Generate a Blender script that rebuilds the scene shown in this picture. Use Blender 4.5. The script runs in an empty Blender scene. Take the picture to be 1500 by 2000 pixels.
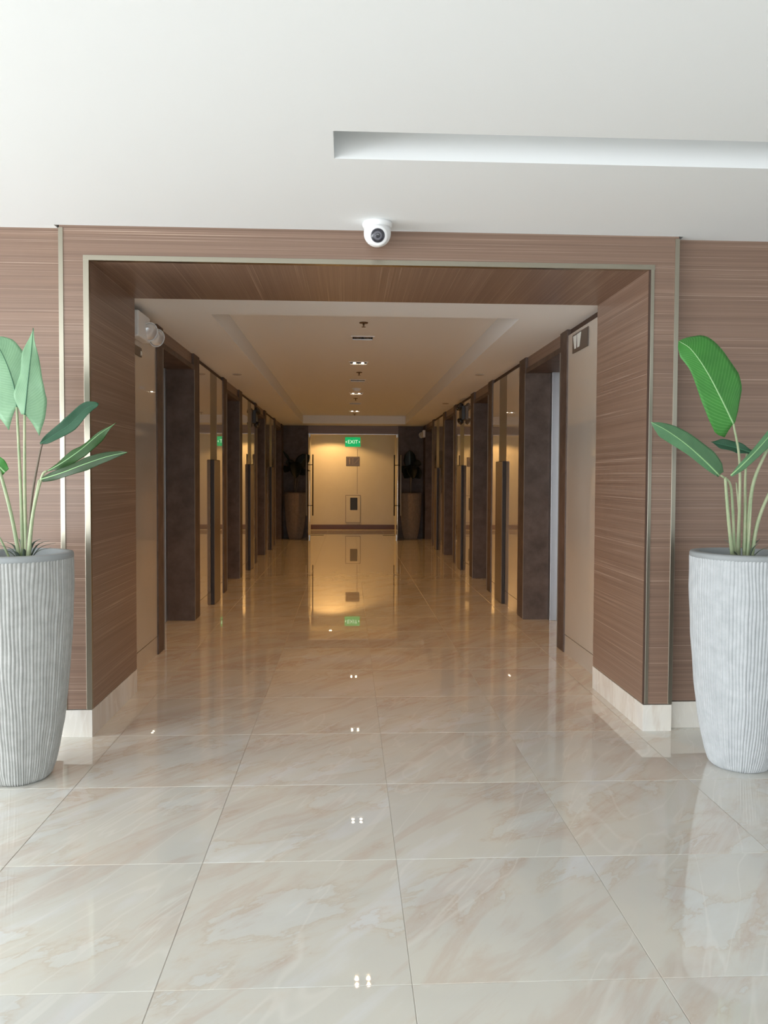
import bpy, bmesh, math, random
from mathutils import Vector, Matrix
import numpy as np

random.seed(7)
S = bpy.context.scene
COL = S.collection

# ------------------------------------------------------------------ camera
YAW, PITCH, ROLL, CAM_H = 0.04635, 0.03366, -0.00456, 1.3384
cam = bpy.data.cameras.new('camera')
cam.sensor_fit = 'VERTICAL'
cam.sensor_height = 36.0
cam.lens = 1518.85 / 2000 * 36
cam.shift_y = -0.0086
cam.clip_start = 0.05
camo = bpy.data.objects.new('camera', cam)
COL.objects.link(camo)
fw = Vector((math.sin(YAW), math.cos(YAW), 0))
rt = Vector((math.cos(YAW), -math.sin(YAW), 0))
up = Vector((0, 0, 1))
f2 = fw * math.cos(PITCH) - up * math.sin(PITCH)
u2 = fw * math.sin(PITCH) + up * math.cos(PITCH)
r3 = rt * math.cos(ROLL) - u2 * math.sin(ROLL)
u3 = rt * math.sin(ROLL) + u2 * math.cos(ROLL)
camo.matrix_world = Matrix(((r3.x, u3.x, -f2.x, 0), (r3.y, u3.y, -f2.y, 0), (r3.z, u3.z, -f2.z, CAM_H), (0, 0, 0, 1)))
S.camera = camo
S.cycles.blur_glossy = 0.0

# ------------------------------------------------------------------ world, daylight, exposure
W = bpy.data.worlds.new('overcast_sky')
S.world = W
W.use_nodes = True
bg = W.node_tree.nodes['Background']
bg.inputs['Color'].default_value = (0.93, 0.97, 1.0, 1)
bg.inputs['Strength'].default_value = 0.4
S.view_settings.view_transform = 'Standard'
S.view_settings.look = 'None'
S.view_settings.gamma = 1.0
S.view_settings.use_curve_mapping = False
S.view_settings.exposure = 0.75


def area(name, loc, rot, sx, sy, power, col):
    l = bpy.data.lights.new(name, 'AREA')
    l.shape = 'RECTANGLE'
    l.size, l.size_y, l.energy, l.color = sx, sy, power, col
    o = bpy.data.objects.new(name, l)
    o.location, o.rotation_euler = loc, rot
    COL.objects.link(o)
    return o


# daylight through the lobby's glass front (behind the photographer) and its side windows
DAY = (0.93, 0.97, 1.0)
area('daylight_side', (-5.9, 0.6, 1.4), (0, math.radians(-90), 0), 2.3, 5.0, 135, DAY)
area('daylight_front', (-3.0, -3.95, 1.4), (math.radians(90), 0, math.radians(-12)), 6.0, 2.3, 62, DAY)
# unseen fill panels added outside, tilted up to brighten the ceiling
area('ceiling_fill_front', (-5.0, -8.0, -0.9), (math.radians(125), 0, 0), 15.0, 5.0, 470, DAY)
area('ceiling_fill_side', (-9.5, 0.4, -0.9), (0, math.radians(-125), 0), 5.0, 11.0, 530, DAY)

# ------------------------------------------------------------------ materials
def mat(name, color=(0.8, 0.8, 0.8), rough=0.5, metal=0.0, spec=0.5, emit=None, estr=0.0):
    m = bpy.data.materials.new(name)
    m.use_nodes = True
    b = m.node_tree.nodes['Principled BSDF']
    b.inputs['Base Color'].default_value = (*color, 1)
    b.inputs['Roughness'].default_value = rough
    b.inputs['Metallic'].default_value = metal
    b.inputs['Specular IOR Level'].default_value = spec
    if emit:
        b.inputs['Emission Color'].default_value = (*emit, 1)
        b.inputs['Emission Strength'].default_value = estr
    return m


class NT:
    """small node-tree helper"""
    def __init__(s, m):
        s.t = m.node_tree
        s.b = s.t.nodes['Principled BSDF']

    def n(s, typ, **kw):
        n = s.t.nodes.new(typ)
        for k, v in kw.items():
            if k.startswith('in_'):
                n.inputs[k[3:].replace('_', ' ')].default_value = v
            else:
                setattr(n, k, v)
        return n

    def l(s, a, b):
        s.t.links.new(a, b)

    def ramp(s, fac, stops, interp='LINEAR'):
        r = s.n('ShaderNodeValToRGB')
        r.color_ramp.interpolation = interp
        e = r.color_ramp.elements
        while len(e) < len(stops):
            e.new(0.5)
        for k, (p, c) in enumerate(stops):
            e[k].position = p
            e[k].color = (*c, 1) if len(c) == 3 else c
        s.l(fac, r.inputs[0])
        return r

    def mapping(s, src, scale=(1, 1, 1), rot=(0, 0, 0)):
        mp = s.n('ShaderNodeMapping')
        mp.inputs['Scale'].default_value = scale
        mp.inputs['Rotation'].default_value = rot
        s.l(src, mp.inputs[0])
        return mp

    def mix(s, fac, a, b, mode='MIX'):
        x = s.n('ShaderNodeMix', data_type='RGBA', blend_type=mode)
        for sock, v in ((x.inputs[0], fac), (x.inputs[6], a), (x.inputs[7], b)):
            if hasattr(v, 'is_output') or isinstance(v, bpy.types.NodeSocket):
                s.l(v, sock)
            elif isinstance(v, (int, float)):
                sock.default_value = v
            else:
                sock.default_value = (*v, 1)
        return x.outputs[2]


def wood(name, scale):
    m = mat(name, rough=0.34, spec=0.5)
    t = NT(m)
    tc = t.n('ShaderNodeTexCoord').outputs['Object']
    a = t.n('ShaderNodeTexNoise', in_Scale=1.0, in_Detail=4.0, in_Roughness=0.62)
    t.l(t.mapping(tc, scale).outputs[0], a.inputs['Vector'])
    b = t.n('ShaderNodeTexNoise', in_Scale=1.0, in_Detail=2.0, in_Roughness=0.5)
    t.l(t.mapping(tc, tuple(v * 0.22 for v in scale)).outputs[0], b.inputs['Vector'])
    c1 = t.ramp(a.outputs[0], [(0.28, (0.168, 0.101, 0.071)), (0.48, (0.218, 0.139, 0.100)), (0.58, (0.238, 0.156, 0.114)), (0.62, (0.27, 0.182, 0.134)), (0.69, (0.46, 0.345, 0.27))])
    c2 = t.ramp(b.outputs[0], [(0.3, (0.90, 0.89, 0.89)), (0.7, (1.09, 1.09, 1.09))])
    t.l(t.mix(1.0, c1.outputs[0], c2.outputs[0], 'MULTIPLY'), t.b.inputs['Base Color'])
    bp = t.n('ShaderNodeBump', in_Strength=0.08, in_Distance=0.002)
    t.l(a.outputs[0], bp.inputs['Height'])
    t.l(bp.outputs[0], t.b.inputs['Normal'])
    return m


def marble(name, base, band, band2, vein, rough, rnd=True, scale=1.0):
    m = mat(name, rough=rough)
    t = NT(m)
    tc = t.n('ShaderNodeTexCoord').outputs['Object']
    src = tc
    if rnd:
        oi = t.n('ShaderNodeObjectInfo').outputs['Random']
        mu = t.n('ShaderNodeVectorMath', operation='SCALE')
        cx = t.n('ShaderNodeCombineXYZ')
        for k, f in enumerate((37.0, 53.0, 19.0)):
            q = t.n('ShaderNodeMath', operation='MULTIPLY')
            q.inputs[1].default_value = f
            t.l(oi, q.inputs[0])
            t.l(q.outputs[0], cx.inputs[k])
        ad = t.n('ShaderNodeVectorMath', operation='ADD')
        t.l(tc, ad.inputs[0])
        t.l(cx.outputs[0], ad.inputs[1])
        src = ad.outputs[0]
    mp = t.mapping(src, (0.9 * scale, 4.6 * scale, 1.0), (0, 0, math.radians(-52)))
    mp.vector_type = 'TEXTURE'
    mp.inputs['Scale'].default_value = (1.15 / scale, 0.24 / scale, 1.0)
    mp.inputs['Rotation'].default_value = (0, 0, math.radians(48))
    big = t.n('ShaderNodeTexNoise', in_Scale=1.0, in_Detail=8.0, in_Roughness=0.58, in_Distortion=0.7)
    t.l(mp.outputs[0], big.inputs['Vector'])
    cl = t.n('ShaderNodeTexNoise', in_Scale=2.1 * scale, in_Detail=4.0, in_Roughness=0.5)
    t.l(src, cl.inputs['Vector'])
    c = t.ramp(big.outputs[0], [(0.36, band2), (0.435, base), (0.52, base), (0.585, band), (0.615, tuple(0.5 * (p + q) for p, q in zip(band, base))), (0.66, base)])
    cc = t.ramp(cl.outputs[0], [(0.35, (0.94, 0.95, 0.97)), (0.65, (1.03, 1.02, 1.0))])
    col = t.mix(1.0, c.outputs[0], cc.outputs[0], 'MULTIPLY')
    # cool pale clouds with a ragged tan outline
    cl2 = t.n('ShaderNodeTexNoise', in_Scale=1.0, in_Detail=9.0, in_Roughness=0.62, in_Distortion=0.35)
    mp3 = t.mapping(src, (1, 1, 1))
    mp3.vector_type = 'TEXTURE'
    mp3.inputs['Scale'].default_value = (0.62 / scale, 0.30 / scale, 1.0)
    mp3.inputs['Rotation'].default_value = (0, 0, math.radians(35))
    mp3.inputs['Location'].default_value = (3.1, 7.7, 0)
    t.l(mp3.outputs[0], cl2.inputs['Vector'])
    kk = t.ramp(cl2.outputs[0], [(0.50, (1, 1, 1)), (0.545, (0.985, 0.955, 0.93)), (0.562, (0.93, 0.87, 0.82)), (0.574, (1.0, 1.01, 1.03)), (0.66, (1.03, 1.06, 1.10)), (0.72, (1, 1, 1))])
    if rnd:
        col = t.mix(1.0, col, kk.outputs[0], 'MULTIPLY')
    vn = t.n('ShaderNodeTexNoise', in_Scale=1.0, in_Detail=3.0, in_Roughness=0.6, in_Distortion=0.9)
    mp2 = t.mapping(src, (1, 1, 1))
    mp2.vector_type = 'TEXTURE'
    mp2.inputs['Scale'].default_value = (1.9 / scale, 0.33 / scale, 1.0)
    mp2.inputs['Rotation'].default_value = (0, 0, math.radians(62))
    t.l(mp2.outputs[0], vn.inputs['Vector'])
    v = t.ramp(vn.outputs[0], [(0.488, (0, 0, 0)), (0.499, (1, 1, 1)), (0.503, (1, 1, 1)), (0.512, (0, 0, 0))])
    vm = t.n('ShaderNodeMath', operation='MULTIPLY')
    vm.inputs[1].default_value = 0.3
    t.l(v.outputs[0], vm.inputs[0])
    t.l(t.mix(vm.outputs[0], col, vein), t.b.inputs['Base Color'])
    return m


def mottled(name, c0, c1, rough, sc=9.0, detail=6.0):
    m = mat(name, rough=rough)
    t = NT(m)
    tc = t.n('ShaderNodeTexCoord').outputs['Object']
    a = t.n('ShaderNodeTexNoise', in_Scale=sc, in_Detail=detail, in_Roughness=0.65)
    t.l(tc, a.inputs['Vector'])
    t.l(t.ramp(a.outputs[0], [(0.32, c0), (0.68, c1)]).outputs[0], t.b.inputs['Base Color'])
    return m


def leafmat(name, base, light, vein):
    m = mat(name, rough=0.42, spec=0.45)
    t = NT(m)
    uv = t.n('ShaderNodeTexCoord').outputs['UV']
    sx = t.n('ShaderNodeSeparateXYZ')
    t.l(uv, sx.inputs[0])
    d = t.n('ShaderNodeMath', operation='SUBTRACT')
    d.inputs[1].default_value = 0.5
    t.l(sx.outputs[0], d.inputs[0])
    ab = t.n('ShaderNodeMath', operation='ABSOLUTE')
    t.l(d.outputs[0], ab.inputs[0])
    k = t.n('ShaderNodeMath', operation='MULTIPLY')
    k.inputs[1].default_value = -0.42
    t.l(ab.outputs[0], k.inputs[0])
    s2 = t.n('ShaderNodeMath', operation='ADD')
    t.l(k.outputs[0], s2.inputs[0])
    t.l(sx.outputs[1], s2.inputs[1])
    fr = t.n('ShaderNodeMath', operation='MULTIPLY')
    fr.inputs[1].default_value = 170.0
    t.l(s2.outputs[0], fr.inputs[0])
    sn = t.n('ShaderNodeMath', operation='SINE')
    t.l(fr.outputs[0], sn.inputs[0])
    ramp = t.ramp(sn.outputs[0], [(0.0, base), (0.55, light), (0.88, light), (1.0, vein)])
    nz = t.n('ShaderNodeTexNoise', in_Scale=14.0, in_Detail=3.0)
    t.l(t.n('ShaderNodeTexCoord').outputs['Object'], nz.inputs['Vector'])
    nr = t.ramp(nz.outputs[0], [(0.3, (0.85, 0.88, 0.85)), (0.7, (1.1, 1.08, 1.05))])
    colr = t.mix(1.0, ramp.outputs[0], nr.outputs[0], 'MULTIPLY')
    t.l(colr, t.b.inputs['Base Color'])
    bp = t.n('ShaderNodeBump', in_Strength=0.15, in_Distance=0.001)
    t.l(sn.outputs[0], bp.inputs['Height'])
    t.l(bp.outputs[0], t.b.inputs['Normal'])
    tr = t.n('ShaderNodeBsdfTranslucent')
    t.l(colr, tr.inputs['Color'])
    ms = t.n('ShaderNodeMixShader')
    ms.inputs[0].default_value = 0.22
    out = [n for n in t.t.nodes if n.type == 'OUTPUT_MATERIAL'][0]
    t.l(t.b.outputs[0], ms.inputs[1])
    t.l(tr.outputs[0], ms.inputs[2])
    t.l(ms.outputs[0], out.inputs['Surface'])
    return m


M = {}
M['wood'] = wood('brown_wood_veneer', (0.55, 0.55, 240))
M['wood_soffit'] = wood('brown_wood_veneer_soffit', (240, 0.55, 0.55))
M['tile'] = marble('polished_cream_marble', (0.655, 0.640, 0.582), (0.615, 0.556, 0.490), (0.685, 0.682, 0.655), (0.80, 0.775, 0.72), 0.014)
M['plinth'] = marble('cream_marble_skirting', (0.70, 0.67, 0.61), (0.62, 0.56, 0.49), (0.74, 0.72, 0.68), (0.8, 0.78, 0.74), 0.2, rnd=False, scale=1.6)
def coat(m, w, ior, r):
    b = m.node_tree.nodes['Principled BSDF']
    b.inputs['Coat Weight'].default_value = w
    b.inputs['Coat IOR'].default_value = ior
    b.inputs['Coat Roughness'].default_value = r


coat(M['tile'], 0.6, 1.5, 0.012)
M['grout'] = mat('grout', (0.46, 0.42, 0.37), 0.8)
M['disc'] = mat('dull_beige_disc', (0.42, 0.38, 0.33), 0.7)
M['white'] = mat('white_ceiling_paint', (0.86, 0.885, 0.89), 0.75, spec=0.25)
M['cream'] = mottled('glossy_cream_panel', (0.545, 0.49, 0.425), (0.575, 0.52, 0.455), 0.010, 2.0)
coat(M['cream'], 1.0, 1.75, 0.006)
M['stone'] = mottled('dark_grey_brown_stone', (0.066, 0.042, 0.031), (0.130, 0.090, 0.072), 0.55, 7.0, 8.0)
M['shadow_gap'] = mat('dark_brown_gap', (0.07, 0.04, 0.028), 0.6)
M['gold'] = mat('champagne_metal', (0.43, 0.40, 0.325), 0.28, 1.0)
M['steel'] = mat('brushed_steel', (0.56, 0.56, 0.57), 0.33, 1.0)
M['inlay'] = mat('satin_metal_inlay', (0.38, 0.35, 0.30), 0.40, 0.85)
M['dark_metal'] = mat('dark_bronze_metal', (0.030, 0.021, 0.016), 0.55, spec=0.3)
M['bronze'] = mottled('brown_bronze_face', (0.10, 0.066, 0.042), (0.16, 0.108, 0.07), 0.3, 60.0)
M['warm_wall'] = mottled('warm_beige_paint', (0.66, 0.60, 0.50), (0.69, 0.63, 0.53), 0.6, 3.0)
M['skirt'] = mat('red_brown_skirting', (0.13, 0.055, 0.035), 0.4)
M['plastic'] = mat('white_plastic', (0.82, 0.83, 0.83), 0.35)
M['black'] = mat('black_plastic', (0.012, 0.012, 0.013), 0.4)
M['lens_ring'] = mat('grey_lens_ring', (0.10, 0.10, 0.12), 0.3)
M['lens'] = mat('dark_lens_glass', (0.02, 0.022, 0.03), 0.05, spec=0.8)
M['window_dark'] = mat('dark_window_glass', (0.035, 0.038, 0.05), 0.5)
M['reflector'] = mat('pale_lens', (0.74, 0.75, 0.76), 0.10, 0.55)
M['sign_brown'] = mat('brown_sign_plate', (0.105, 0.080, 0.062), 0.28, 0.2)
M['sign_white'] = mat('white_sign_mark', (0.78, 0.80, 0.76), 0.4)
M['sign_tan'] = mat('tan_sign_mark', (0.30, 0.21, 0.12), 0.5)
M['exit_green'] = mat('lit_green_panel', (0.0, 0.25, 0.08), 0.4, emit=(0.0, 0.36, 0.10), estr=0.6)
M['exit_white'] = mat('lit_white_letter', (0.7, 0.8, 0.7), 0.4, emit=(0.62, 0.85, 0.62), estr=0.6)
M['lamp_on'] = mat('lit_lamp', (1, 0.9, 0.75), 0.4, emit=(1.0, 0.80, 0.55), estr=22.0)
M['lamp_off'] = mat('unlit_lamp', (0.10, 0.085, 0.07), 0.3, 0.4)
M['can'] = mat('dark_lamp_recess', (0.03, 0.024, 0.02), 0.5)
M['brass'] = mat('sprinkler_brass', (0.16, 0.10, 0.06), 0.35, 0.7)
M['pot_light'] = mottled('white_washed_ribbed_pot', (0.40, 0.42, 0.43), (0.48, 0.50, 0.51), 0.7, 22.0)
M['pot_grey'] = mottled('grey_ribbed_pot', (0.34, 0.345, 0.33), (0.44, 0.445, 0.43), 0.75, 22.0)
M['pot_brown'] = mottled('taupe_ribbed_pot', (0.17, 0.13, 0.10), (0.24, 0.19, 0.15), 0.7, 22.0)
M['rim'] = mat('grey_pot_rim', (0.30, 0.32, 0.325), 0.65)
M['rim_brown'] = mat('taupe_pot_rim', (0.15, 0.12, 0.10), 0.65)
M['soil'] = mat('dark_soil', (0.035, 0.035, 0.035), 0.9)
M['leaf_sheen'] = leafmat('sheen_toned_green_leaf', (0.215, 0.40, 0.235), (0.23, 0.415, 0.25), (0.25, 0.44, 0.27))  # sheen on the upper leaves is put into this paler base colour
M['leaf'] = leafmat('bright_green_leaf', (0.062, 0.285, 0.050), (0.078, 0.31, 0.062), (0.13, 0.38, 0.10))
M['leaf_mid'] = leafmat('mid_green_leaf', (0.115, 0.27, 0.13), (0.130, 0.29, 0.145), (0.17, 0.33, 0.18))
M['leaf_shade'] = leafmat('shade_toned_green_leaf', (0.026, 0.085, 0.018), (0.032, 0.095, 0.022), (0.05, 0.12, 0.035))  # darker copy of the leaf green, shade of a down-facing leaf painted in
M['leaf_olive_shade'] = leafmat('shade_toned_olive_leaf', (0.034, 0.072, 0.028), (0.040, 0.082, 0.034), (0.06, 0.11, 0.05))  # olive green with the shade on the lowest spread leaf painted in
M['leaf_deep_backlit'] = leafmat('deep_backlit_green_leaf', (0.028, 0.105, 0.055), (0.038, 0.125, 0.068), (0.05, 0.15, 0.08))  # bluish underside green, backlit darkness put into the colour
M['leaf_silhouette'] = leafmat('silhouette_green_leaf', (0.006, 0.011, 0.008), (0.008, 0.013, 0.010), (0.010, 0.016, 0.012))  # far plants' dark silhouette is put into this near-black leaf colour
M['rib'] = mat('leaf_midrib', (0.30, 0.52, 0.24), 0.5)
M['rib_dark'] = mat('leaf_midrib_dark', (0.05, 0.17, 0.09), 0.5)
M['stem'] = mottled('green_stem', (0.27, 0.36, 0.20), (0.42, 0.45, 0.28), 0.5, 12.0)
M['stem_dark'] = mottled('brown_stem', (0.11, 0.09, 0.06), (0.17, 0.13, 0.09), 0.55, 12.0)
M['straw'] = mottled('dull_base_leaf', (0.09, 0.13, 0.10), (0.16, 0.20, 0.15), 0.6, 20.0)
gl = bpy.data.materials.new('clear_door_glass')
gl.use_nodes = True
gb = gl.node_tree.nodes['Principled BSDF']
gb.inputs['Base Color'].default_value = (0.90, 0.95, 0.92, 1)
gb.inputs['Roughness'].default_value = 0.02
gb.inputs['Transmission Weight'].default_value = 1.0
gb.inputs['IOR'].default_value = 1.45
M['glass'] = gl


# ------------------------------------------------------------------ mesh helpers
class MB:
    def __init__(s):
        s.v, s.f, s.uv = [], [], None

    def box(s, x0, x1, y0, y1, z0, z1):
        n = len(s.v)
        s.v += [(x, y, z) for z in (z0, z1) for y in (y0, y1) for x in (x0, x1)]
        s.f += [tuple(n + i for i in q) for q in ((0, 2, 3, 1), (4, 5, 7, 6), (0, 1, 5, 4), (2, 6, 7, 3), (0, 4, 6, 2), (1, 3, 7, 5))]
        return s

    def lathe(s, prof, c=(0, 0, 0), axis='Z', seg=24, cap=True):
        n = len(s.v)
        for r, h in prof:
            for k in range(seg):
                a = 2 * math.pi * k / seg
                p = (r * math.cos(a), r * math.sin(a), h)
                if axis == 'X':
                    p = (p[2], p[0], p[1])
                elif axis == 'Y':
                    p = (p[1], p[2], p[0])
                s.v.append(tuple(p[i] + c[i] for i in range(3)))
        for i in range(len(prof) - 1):
            for k in range(seg):
                a, b = n + i * seg + k, n + i * seg + (k + 1) % seg
                s.f.append((a, b, b + seg, a + seg))
        if cap:
            s.f.append(tuple(n + k for k in reversed(range(seg))))
            s.f.append(tuple(n + (len(prof) - 1) * seg + k for k in range(seg)))
        return s

    def tube(s, pts, radii, seg=8):
        n = len(s.v)
        pts = [Vector(p) for p in pts]
        ref = Vector((0, 1, 0.01))
        for i, p in enumerate(pts):
            T = (pts[min(i + 1, len(pts) - 1)] - pts[max(i - 1, 0)]).normalized()
            A = T.cross(ref)
            if A.length < 1e-3:
                A = T.cross(Vector((1, 0, 0)))
            A.normalize()
            B = T.cross(A)
            for k in range(seg):
                a = 2 * math.pi * k / seg
                s.v.append(tuple(p + (A * math.cos(a) + B * math.sin(a)) * radii[i]))
        for i in range(len(pts) - 1):
            for k in range(seg):
                a, b = n + i * seg + k, n + i * seg + (k + 1) % seg
                s.f.append((a, a + seg, b + seg, b))
        s.f.append(tuple(n + k for k in range(seg)))
        s.f.append(tuple(n + (len(pts) - 1) * seg + k for k in reversed(range(seg))))
        return s

    def prism(s, poly, y0, y1):
        """polygon in (x, z) extruded along y"""
        n, k = len(s.v), len(poly)
        s.v += [(x, y0, z) for x, z in poly] + [(x, y1, z) for x, z in poly]
        s.f.append(tuple(n + i for i in range(k)))
        s.f.append(tuple(n + k + i for i in reversed(range(k))))
        for i in range(k):
            j = (i + 1) % k
            s.f.append((n + i, n + k + i, n + k + j, n + j))
        return s

    def build(s, name, m, parent=None, smooth=False, bevel=0.0, origin=None):
        me = bpy.data.meshes.new(name)
        if origin is not None:
            s.v = [tuple(p[i] - origin[i] for i in range(3)) for p in s.v]
        me.from_pydata(s.v, [], s.f)
        me.update()
        bm = bmesh.new()
        bm.from_mesh(me)
        bmesh.ops.recalc_face_normals(bm, faces=bm.faces)
        bm.to_mesh(me)
        bm.free()
        if s.uv:
            ul = me.uv_layers.new(name='UVMap')
            for lp in me.loops:
                ul.data[lp.index].uv = s.uv[lp.vertex_index]
        me.materials.append(M[m] if isinstance(m, str) else m)
        if smooth:
            me.polygons.foreach_set('use_smooth', [True] * len(me.polygons))
        o = bpy.data.objects.new(name, me)
        COL.objects.link(o)
        if origin is not None:
            o.location = origin
        if bevel:
            b = o.modifiers.new('edge', 'BEVEL')
            b.width, b.segments, b.limit_method = bevel, 2, 'ANGLE'
        if parent is not None:
            o.parent = parent
            if origin is not None:
                o.location = Vector(origin) - parent_loc(parent)
            else:
                o.location = -parent_loc(parent)
        return o


def parent_loc(p):
    v = Vector((0, 0, 0))
    while p is not None:
        v += p.location
        p = p.parent
    return v


def empty(name, loc=(0, 0, 0)):
    o = bpy.data.objects.new(name, None)
    o.empty_display_size = 0.05
    o.location = loc
    COL.objects.link(o)
    return o


def tag(o, label=None, cat=None, group=None, kind=None):
    for k, v in (('label', label), ('category', cat), ('group', group), ('kind', kind)):
        if v:
            o[k] = v
    return o


def copy_tree(o, parent=None):
    c = o.copy()
    COL.objects.link(c)
    c.parent = parent
    for ch in list(o.children):
        copy_tree(ch, c)
    return c


def box(name, b, m, parent=None, bevel=0.0, **kw):
    return MB().box(*b).build(name, m, parent, bevel=bevel, **kw)


def grid_slab(x, y, z0, z1, holes):
    """horizontal slab with rectangular holes, as a cell mesh"""
    mb = MB()
    xs = sorted(set([x[0], x[1]] + [v for h in holes for v in h[:2]]))
    ys = sorted(set([y[0], y[1]] + [v for h in holes for v in h[2:]]))
    xs = [v for v in xs if x[0] <= v <= x[1]]
    ys = [v for v in ys if y[0] <= v <= y[1]]

    def solid(i, j):
        if i < 0 or j < 0 or i >= len(xs) - 1 or j >= len(ys) - 1:
            return False
        cx, cy = (xs[i] + xs[i + 1]) / 2, (ys[j] + ys[j + 1]) / 2
        return not any(h[0] < cx < h[1] and h[2] < cy < h[3] for h in holes)
    idx = {}

    def vid(i, j, k):
        if (i, j, k) not in idx:
            idx[(i, j, k)] = len(mb.v)
            mb.v.append((xs[i], ys[j], (z0, z1)[k]))
        return idx[(i, j, k)]
    for i in range(len(xs) - 1):
        for j in range(len(ys) - 1):
            if not solid(i, j):
                continue
            mb.f.append((vid(i, j, 0), vid(i, j + 1, 0), vid(i + 1, j + 1, 0), vid(i + 1, j, 0)))
            mb.f.append((vid(i, j, 1), vid(i + 1, j, 1), vid(i + 1, j + 1, 1), vid(i, j + 1, 1)))
            if not solid(i - 1, j):
                mb.f.append((vid(i, j, 0), vid(i, j, 1), vid(i, j + 1, 1), vid(i, j + 1, 0)))
            if not solid(i + 1, j):
                mb.f.append((vid(i + 1, j, 0), vid(i + 1, j + 1, 0), vid(i + 1, j + 1, 1), vid(i + 1, j, 1)))
            if not solid(i, j - 1):
                mb.f.append((vid(i, j, 0), vid(i + 1, j, 0), vid(i + 1, j, 1), vid(i, j, 1)))
            if not solid(i, j + 1):
                mb.f.append((vid(i, j + 1, 0), vid(i, j + 1, 1), vid(i + 1, j + 1, 1), vid(i + 1, j + 1, 0)))
    return mb


# ------------------------------------------------------------------ dimensions (metres)
YF, YB = 4.006, 4.852           # portal front and back
XL, XR = -1.305, 1.5617         # portal opening
XOL, XOR = -1.449, 1.7133       # portal outer edges
ZA, ZC = 2.421, 2.592           # portal soffit, lobby ceiling
YS = 4.060                      # lobby wall plane
CL, CR = -1.423, 1.664          # corridor walls
ZK, ZT = 2.4625, 2.630          # corridor ceiling border, raised tray
BB = 0.1405                     # skirting height
YD, YD2, YW = 17.2, 18.4, 19.8  # end wall, its back, far lit wall
NL, NR = -1.765, 1.995          # lift door planes

# ------------------------------------------------------------------ floor
floor = box('floor', (-6, 6, -4.0, YW + 0.15, -0.12, -0.0022), 'grout')
tag(floor, 'polished cream marble floor of large square tiles', kind='structure')
TP, TX, TY, GAP = 0.672, 0.1734, 2.0025, 0.0016


def tile_mesh():
    h, c = (TP - GAP) / 2, 0.0012
    mb = MB()
    mb.v = [(-h, -h, -0.0022), (h, -h, -0.0022), (h, h, -0.0022), (-h, h, -0.0022)]
    mb.v += [(-h, -h, -c), (h, -h, -c), (h, h, -c), (-h, h, -c)]
    g = h - c
    mb.v += [(-g, -g, 0), (g, -g, 0), (g, g, 0), (-g, g, 0)]
    for k in range(4):
        j = (k + 1) % 4
        mb.f += [(k, j, 4 + j, 4 + k), (4 + k, 4 + j, 8 + j, 8 + k)]
    mb.f.append((8, 9, 10, 11))
    return mb


t0 = tile_mesh().build('tile', 'tile', floor)
rest = MB()
first = True
for b in range(-9, 28):
    for a in range(-10, 10):
        x, y = TX + (a + 0.5) * TP, TY + (b + 0.5) * TP
        if y > YW or (y > 4.4 and not (-2.1 < x < 2.3) and y < 18.3) or abs(x) > 5.9:
            continue
        far = y + TP
        seen = 1.6 < far and y < 12.0 and (x + TP / 2 > -0.46 * far) and (x - TP / 2 < 0.56 * far)
        if y > 4.6 and (x + TP / 2 < -1.6 or x - TP / 2 > 1.9):
            seen = False
        if seen:
            if first:
                o, first = t0, False
            else:
                o = t0.copy()
                COL.objects.link(o)
            o.location = (x, y, 0)
        else:
            m2 = tile_mesh()
            n = len(rest.v)
            rest.v += [(p[0] + x, p[1] + y, p[2]) for p in m2.v]
            rest.f += [tuple(i + n for i in q) for q in m2.f]
r = rest.build('tile_field', 'tile', floor)
r['kind'] = 'stuff'

# ------------------------------------------------------------------ lobby ceiling and walls
slot = (-0.058, 5.2, 2.87, 3.115)
c = grid_slab((-6, 6), (-4.0, YS + 0.1), ZC, ZC + 0.17, [slot, (-1.474, XOL, YF, YS), (XOR, 1.738, YF, YS)]).build('ceiling', 'white')
tag(c, 'smooth white lobby ceiling with a long recessed slot', kind='structure')
box('slot_back', (slot[0] - 0.03, slot[1] + 0.03, slot[2] - 0.03, slot[3] + 0.03, ZC + 0.17, ZC + 0.2), 'white', c)

for side, x0, x1 in (('left', -6.0, XOL), ('right', XOR, 6.0)):
    w = box('wall_front_' + side, (x0, x1, YS + 0.02, YS + 0.16, 0, 2.85), 'wood')
    tag(w, 'brown wood veneer wall beside the portal', kind='structure')
    box('wood_panel', (x0, x1, YS, YS + 0.02, BB + 0.006, 2.80), 'wood', w)
    bb = box('baseboard_' + side, (x0, x1, YS - 0.004, YS + 0.02, 0, BB), 'plinth', bevel=0.001)
    tag(bb, 'cream marble skirting under the wood wall', kind='structure')
w = box('wall_right', (6.0, 6.15, -4, YS + 0.2, 0, 2.8), 'white')
tag(w, 'plain white lobby side wall', kind='structure')

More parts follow.
